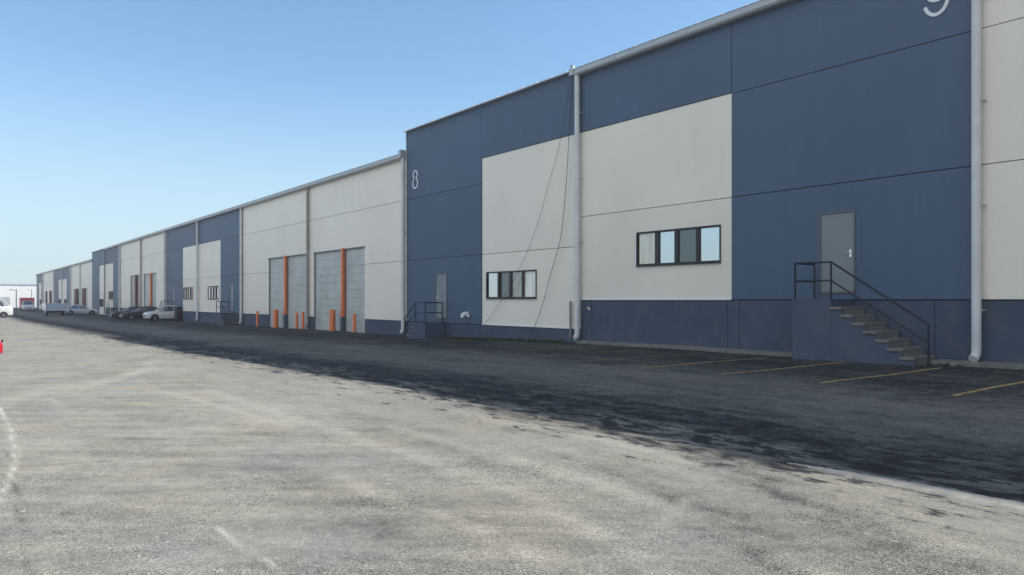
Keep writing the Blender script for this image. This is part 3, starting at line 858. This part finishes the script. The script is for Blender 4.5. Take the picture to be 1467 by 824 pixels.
# ------------------------------------------------------------------ vehicles
def wheel(root, x, y, r, w=.2, rim='rim'):
    sgn = 1 if y > 0 else -1
    mb = MB(); prof = [(r * .62, -w/2), (r * .93, -w/2), (r, -w * .3), (r, w * .3), (r * .93, w/2), (r * .62, w/2)]
    rs = [[(x + rr * cos(a), y + yy, r + rr * sin(a)) for rr, yy in prof] for a in [2*pi*q/20 for q in range(20)]]
    mb.rings(rs + [rs[0]], cap=False)
    tr = mb.build('wheel', M['rubber'], root, smooth=True)
    mb = MB(); mb.cyl((x, y + sgn * .0, r), 'y', r * .64, w * .8, 20)
    for q in range(5):
        a = 2*pi*q/5; ca, sa = cos(a), sin(a)
        mb.tube([(x, y + sgn * w * .42, r), (x + ca * r * .58, y + sgn * w * .40, r + sa * r * .58)], .028, 5)
    mb.build('rim', M[rim], tr)

def vehicle(name, label, cat, loc, rz, st, cab, Wd, paint, wx, wr, group=None, glass='car_glass', lamps=True, mirror=True):
    """st: body stations (x, z bottom, z top, half width); cab: (x base rear, x top rear, x top front, x base front, z base, z top)"""
    root = empty(name, loc, label, cat, group, rz)
    mb = MB(); rl = []
    for x, zb, zt, hw in st:
        h = zt - zb
        half = [(.70, zb), (.94, zb + .06 * h), (1.0, zb + .32 * h), (1.0, zb + .62 * h), (.965, zb + .86 * h), (.88, zb + .975 * h), (.55, zt)]
        rl.append([(x, hw * a, z) for a, z in half] + [(x, -hw * a, z) for a, z in reversed(half)])
    mb.rings(rl); body = mb.build('body', paint, root, smooth=True)
    # wheel wells
    for x in wx:
        for sg in (1, -1):
            mb = MB(); hw = np.interp(x, sorted(s_[0] for s_ in st), [s_[3] for s_ in sorted(st)])
            arc = [(x + (wr + .07) * cos(a), wr + (wr + .07) * sin(a)) for a in [pi * q / 12 - .12 + .02 * q for q in range(13)]]
            mb.prism(arc + [(x - wr, .18), (x + wr, .18)], 'y', sg * (hw - .12), sg * (hw + .006)); mb.build('wheel_well', M['underbody'], body)
            wheel(root, x, sg * (hw - .085), wr)
    xb0, xt0, xt1, xb1, zb, zt = cab
    hb, ht = Wd / 2 * .91, Wd / 2 * .74
    mb = MB()
    base = [(xb0, hb * .93), (xb0 + .25 * (xt0 - xb0 + .3), hb), (xb1 - .45, hb), (xb1, hb * .80)]
    topp = [(xt0, ht * .95), (xt0 + .25, ht), (xt1 - .25, ht), (xt1, ht * .9)]
    ring = lambda pl, z: [(x, y, z) for x, y in pl] + [(x, -y, z) for x, y in reversed(pl)]
    mb.rings([ring(base, zb - .06), ring(base, zb), ring(topp, zt - .05)])
    mb.build('windows', M[glass], root)
    mb = MB()
    rt = lambda q, dz: ring([(xt0 - .06 * q + .06, ht * .97 * (1 + .0 * q)), (xt0 + .25, ht * 1.02), (xt1 - .2, ht * 1.02), (xt1 + .02, ht * .92)], zt + dz)
    inn = ring([(xt0 + .25, ht * .8), (xt0 + .45, ht * .84), (xt1 - .45, ht * .84), (xt1 - .25, ht * .75)], zt + .035)
    mb.rings([rt(1, -.06), rt(1, -.012), inn])
    ro = mb.build('roof', paint, root, smooth=True)
    mb = MB()
    for sg in (1, -1):
        for (a, b, r_) in (((xb1 + .0, hb * .81), (xt1, ht * .90), .035), ((xb0, hb * .94), (xt0, ht * .96), .06)):
            mb.tube([(a[0], sg * a[1], zb - .03), (b[0], sg * b[1], zt - .03)], r_, 6)
        xm = xb0 * .48 + xb1 * .52
        mb.tube([(xm - .05, sg * hb * 1.0, zb - .03), (xm - .02, sg * (ht + .005), zt - .03)], .035, 6)
    mb.build('pillar', paint, root)
    xf = max(s_[0] for s_ in st); xr = min(s_[0] for s_ in st)
    zf = [s_ for s_ in st if s_[0] == xf][0]; zr = [s_ for s_ in st if s_[0] == xr][0]
    if lamps:
        for sg in (1, -1):
            mb = MB(); c_ = (xf - .10, sg * (zf[3] - .12), zf[2] - .10)
            mb.box(c_[0] - .14, c_[0] + .14, c_[1] - .15, c_[1] + .15, c_[2] - .075, c_[2] + .05); mb.build('headlight', M['lamp'], root, bevel=.02)
            mb = MB(); c_ = (xr + .06, sg * (zr[3] - .10), zr[2] - .14)
            mb.box(c_[0] - .09, c_[0] + .09, c_[1] - .11, c_[1] + .11, c_[2] - .13, c_[2] + .08); mb.build('tail_light', M['tail'], root, bevel=.02)
        mb = MB(); mb.box(xf - .10, xf + .015, -zf[3] * .62, zf[3] * .62, zf[1] + .14, zf[1] + .30); mb.build('grille', M['underbody'], root, bevel=.015)
        mb = MB(); mb.box(xf - .05, xf + .022, -.24, .24, zf[1] + .04, zf[1] + .13); mb.build('number_plate', M['plastic_white'], root)
    if mirror:
        for sg in (1, -1):
            mb = MB(); mb.box(xb1 - .55, xb1 - .40, sg * (hb + .03), sg * (hb + .2), zb + .0, zb + .14); mb.build('mirror', paint, root, bevel=.03)
    mb = MB(); mb.box(xr + .3, xf - .3, -zf[3] * .8, zf[3] * .8, .16, .30); mb.build('underbody', M['underbody'], root)
    return root

def at(t, n): return W(t, n, GZ(t, n))
SUVB = [(2.18, .34, .76, .74), (2.08, .28, .88, .84), (1.75, .24, .98, .89), (1.0, .22, 1.04, .90), (0, .22, 1.06, .90), (-1.2, .22, 1.08, .90), (-1.85, .26, 1.08, .88), (-2.1, .34, 1.02, .82), (-2.16, .42, .95, .76)]
SEDB = [(2.25, .32, .62, .70), (2.12, .25, .76, .82), (1.7, .21, .86, .87), (.9, .20, .93, .88), (0, .20, .95, .88), (-1.2, .20, .97, .88), (-1.85, .24, .98, .86), (-2.15, .30, .92, .80), (-2.25, .38, .82, .72)]
# nose away from the wall: local +x -> world -y
R_OUT, R_CAM = -pi / 2, 0.0          # R_CAM: nose along world +x (towards the camera along the wall)
vehicle('parked_car', 'white utility car with a dark window line, nearest of the parked cars', 'car', at(83.0, 18.25 + .3), R_OUT, SUVB,
        (-2.12, -1.78, .35, 1.15, 1.02, 1.58), 1.8, M['car_white'], (1.38, -1.32), .34, 'cars parked by the far offices')
vehicle('parked_car', 'black car with a bright headlight beside the white utility car', 'car', at(88.6, 17.4), R_OUT, SEDB,
        (-1.85, -1.0, .1, 1.05, .93, 1.45), 1.76, M['car_black'], (1.38, -1.35), .32, 'cars parked by the far offices')
vehicle('parked_car', 'dark car mostly hidden behind the black car with the bright headlight', 'car', at(93.5, 17.2), R_OUT, SEDB,
        (-1.85, -1.0, .1, 1.05, .93, 1.43), 1.76, M['car_black'], (1.38, -1.35), .32, 'cars parked by the far offices')
vehicle('parked_car', 'small white sedan standing beside the pale drop-side trailer', 'car', at(124.5, 16.0), R_OUT + pi, SEDB,
        (-1.85, -1.0, .1, 1.05, .93, 1.45), 1.76, M['car_white'], (1.38, -1.35), .32, 'cars parked by the far offices')

root = empty('storage_box', at(80.6, 19.0), 'tall dark box standing at the tail of the white utility car', 'box')
mb = MB(); mb.box(-.45, .45, -.22, .22, .06, 1.40); mb.build('box_body', M['rail'], root, bevel=.02)
mb = MB(); mb.box(-.48, .48, -.25, .25, 1.402, 1.46); mb.build('lid', M['rail'], root, bevel=.02)
for x in (-.36, .36):
    mb = MB(); mb.box(x - .05, x + .05, -.20, .20, -.04, .058); mb.build('skid', M['underbody'], root)

# white van cut by the left edge of the photo
VANB = [(2.45, .38, 1.15, .82), (2.34, .30, 1.36, .92), (2.0, .26, 1.52, .95), (1.2, .24, 1.56, .96), (-1, .24, 1.56, .96), (-2.4, .26, 1.56, .95), (-2.5, .34, 1.5, .90)]
vehicle('white_van', 'sunlit white van before the white sheds at the left edge', 'van', at(110.5, 4.4), pi / 2, VANB,
        (-2.48, -2.4, 1.35, 2.05, 1.54, 2.24), 1.92, M['car_white'], (1.5, -1.5), .36)

# red box truck facing the camera
TRB = [(2.7, .45, 1.0, .82), (2.6, .38, 1.15, .95), (2.2, .34, 1.26, 1.0), (1.4, .32, 1.35, 1.02), (.4, .32, 1.35, 1.02), (.1, .34, 1.3, 1.0)]
tr = vehicle('box_truck', 'truck with red box body and white nose, before the far white sheds', 'truck', at(168.5, 12.8), R_CAM, TRB,
             (.15, .25, .85, 1.55, 1.32, 2.0), 2.05, M['car_white'], (1.75, -1.9), .4, mirror=True)
mb = MB(); mb.box(-3.1, .1, -1.15, 1.15, .75, 2.62); mb.build('cargo_box', M['car_red'], tr, bevel=.04)
mb = MB(); mb.box(-3.0, .2, -.45, .45, .45, .75); mb.build('chassis', M['underbody'], tr)

# drop-side trailer
root = empty('cargo_trailer', at(121.2, 12.4), 'pale blue grey drop-side trailer on dark wheels beside the white sedan', 'trailer', None, 0)
for (x0, x1, y0, y1) in ((-2.6, 2.6, -1.25, -1.19), (-2.6, 2.6, 1.19, 1.25), (2.54, 2.6, -1.19, 1.19), (-2.6, -2.54, -1.19, 1.19)):
    mb = MB(); mb.box(x0, x1, y0, y1, .88, 1.72); mb.build('side_board', M['trailer'], root, bevel=.01)
mb = MB(); mb.box(-2.6, 2.6, -1.25, 1.25, .74, .877); mb.build('deck', M['car_white'], root)
mb = MB(); mb.box(-2.4, 2.4, -.5, .5, .5, .738); mb.box(-.9, .9, -.95, .95, .40, .52); mb.build('chassis', M['underbody'], root)
for x in (-.5, .5):
    for y in (-.95, .95): wheel(root, x, y, .42, .26, 'underbody')
mb = MB()
for sg in (1, -1): mb.tube([(2.62, sg * 1.27, 1.7), (2.75, sg * 1.30, .9), (2.85, sg * 1.40, .42)], .06, 6)
mb.build('corner_stake', M['car_white'], root)
mb = MB(); mb.tube([(-2.5, 0, .55), (-3.9, 0, .5)], .05, 8); mb.tube([(-3.7, 0, .5), (-3.7, 0, .05)], .03, 8); mb.build('tow_bar', M['underbody'], root)

# ------------------------------------------------------------------ far white sheds and poles
def shed(t0, t1, n0, n1, zt, ridge, label, bands):
    gz = -2.45
    root = empty('white_shed', W(t0, (n0 + n1) / 2, gz), label, 'shed', 'white sheds closing the far end', absolute=True)
    bpy.context.view_layer.update()
    mb = MB(); mb.tb(t0, t1, n0, n1, gz - .5, zt); mb.build('wall', M['far_white'], root)
    mb = MB(); mb.prism([(-t0 + .25, zt + EYE + .01), (-(t0 + t1) / 2, zt + ridge + EYE), (-t1 - .25, zt + EYE + .01)], 'y', n0 - .3, n1 + .3); mb.build('roof', M['far_roof'], root)
    for (a, b, z0, z1, m) in bands:
        mb = MB(); mb.tb(t0 - .06, t0 + .02, a, b, z0, z1); mb.build('shed_door' if z0 < -1.5 else 'wall_opening', M[m], root)
shed(232, 252, -60, 8.9, 4.15, .75, 'bright white shed behind the white van, nearer and left of the two far sheds', [])
shed(258, 280, 9.2, 60, 4.3, .55, 'bright white shed behind the red box truck, right and farther of the two', [(12, 15.4, -2.4, .8, 'dock')])
def pole(t, n, h_, r, label):
    root = empty('utility_pole', at(t, n), label, 'pole', 'poles at the far end of the yard')
    mb = MB(); mb.tube([(0, 0, -.3), (0, 0, h_)], r, 10, rs=[r * 1.15, r * .8]); mb.build('shaft', M['rail'], root, smooth=True)
    mb = MB(); mb.tube([(0, 0, h_ - .15), (0, -.5, h_ - .05)], .035, 6); mb.box(-.1, .1, -.75, -.45, h_ - .12, h_ - .02); mb.build('lamp_head', M['door_frame'], root)
pole(116, 7.6, 3.6, .06, 'thin dark pole beside the white van')
pole(186, 14.9, 4.4, .06, 'thin dark pole right of the red box truck, before the farthest office')

# ------------------------------------------------------------------ small things
t_, n_ = unproj(-3, 506)
root = empty('fuel_can', at(t_, n_), 'red plastic container on the sunlit asphalt, at the left edge of the photo', 'container')
mb = MB()
mb.prism([(-.16, 0), (.13, 0), (.14, .30), (.05, .42), (-.12, .42), (-.16, .36)], 'x', -.09, .09); mb.build('tank', M['plastic_red'], root, bevel=.02)
mb = MB(); mb.tube([(0, .02, .41), (0, .04, .47), (0, -.09, .47), (0, -.10, .41)], .018, 8); mb.build('handle', M['plastic_red'], root, smooth=True)
mb = MB(); mb.tube([(0, .10, .36), (0, .14, .44)], .03, 10); mb.build('cap', M['rubber'], root, smooth=True)

def weeds(t0, t1, n0, n1, cnt, hh):
    mb = MB()
    for _ in range(cnt):
        t, n = random.uniform(t0, t1), random.uniform(n0, n1); z = GZ(t, n)
        for _ in range(9):
            a = random.uniform(0, 2*pi); l = random.uniform(.4, 1) * hh; b = random.uniform(.2, .9) * hh; w = .012
            p0 = Vector(W(t + random.uniform(-.05,.05), n + random.uniform(-.05,.05), z)); d = Vector((cos(a), sin(a), 0)); s = Vector((-sin(a), cos(a), 0)) * w
            mid = p0 + d * b * .4 + Vector((0, 0, l * .7)); tip = p0 + d * b + Vector((0, 0, l))
            mb.quad(p0 - s, p0 + s, mid + s, mid - s); mb.quad(mid - s, mid + s, tip)
    tag(mb.build('weeds', M['weed']), 'low green weeds along the foot of the wall below the 8', 'weeds', None, 'stuff')
weeds(21.5, 29.5, D - .55, D - .05, 150, .13)

mb = MB()    # mortar droppings at the foot of the nearest stair
for _ in range(26):
    t, n = 7.55 + random.gauss(0, .22), D - .42 + random.gauss(0, .13); r = random.uniform(.03, .11); z = GZ(t, n) + r * .5
    rs = []
    for q in range(5):
        ph = -pi/2 + pi * q / 4; rs.append([(-t + r * max(.05, cos(ph)) * cos(a) * random.uniform(.8,1.2), n + r * max(.05, cos(ph)) * sin(a) * random.uniform(.8,1.2), z + EYE + r * .7 * sin(ph)) for a in [2*pi*w_/7 for w_ in range(7)]])
    mb.rings(rs)
tag(mb.build('rubble', M['concrete']), 'small heap of mortar rubble at the foot of the nearest stair', 'rubble', None, 'stuff')

mb = MB()    # loose chippings
for _ in range(3000):
    x = random.uniform(-20, 1490); y = 830 - (random.random() ** 1.5) * 260
    t, n = unproj(x, y, 3)
    if n > 6.3: continue
    r = random.choice((.004, .005, .006, .007, .009, .013)); z = GZ(t, n) + EYE
    a0 = random.uniform(0, 6); P = [(-t + r * cos(a0 + q * 1.57) * random.uniform(.7, 1.4), n + r * sin(a0 + q * 1.57) * random.uniform(.7, 1.4), z - .002) for q in range(4)]
    tp = (-t + random.uniform(-.3, .3) * r, n + random.uniform(-.3, .3) * r, z + r * random.uniform(.3, .7))
    i = len(mb.v); mb.v += P + [tp]
    for q in range(4): mb.f.append((i + q, i + (q + 1) % 4, i + 4)); mb.m.append(0)
def raw_build(mb, name, mat):
    me_ = bpy.data.meshes.new(name); me_.from_pydata(mb.v, [], mb.f); me_.materials.append(mat)
    o = bpy.data.objects.new(name, me_); COL.objects.link(o); return o
tag(raw_build(mb, 'gravel', M['stone']), 'loose stone chippings scattered over the sunlit asphalt', 'gravel', None, 'stuff')

# ------------------------------------------------------------------ air
USE_HAZE = True
if USE_HAZE:
    mb = MB(); mb.box(-330, 60, -120, 110, -3.9, 13.5)
    k = NT('air'); k.n.remove(k.b)
    pv = k.new('VolumePrincipled'); pv.inputs['Color'].default_value = (.92, .90, .95, 1)
    pv.inputs['Density'].default_value = .0009; pv.inputs['Anisotropy'].default_value = .2
    k.t.links.new(pv.outputs[0], k.out.inputs['Volume'])
    hz = mb.build('haze', k.mat); tag(hz, kind='stuff')

for o in list(COL.objects):
    if '_abs' in o: del o['_abs']
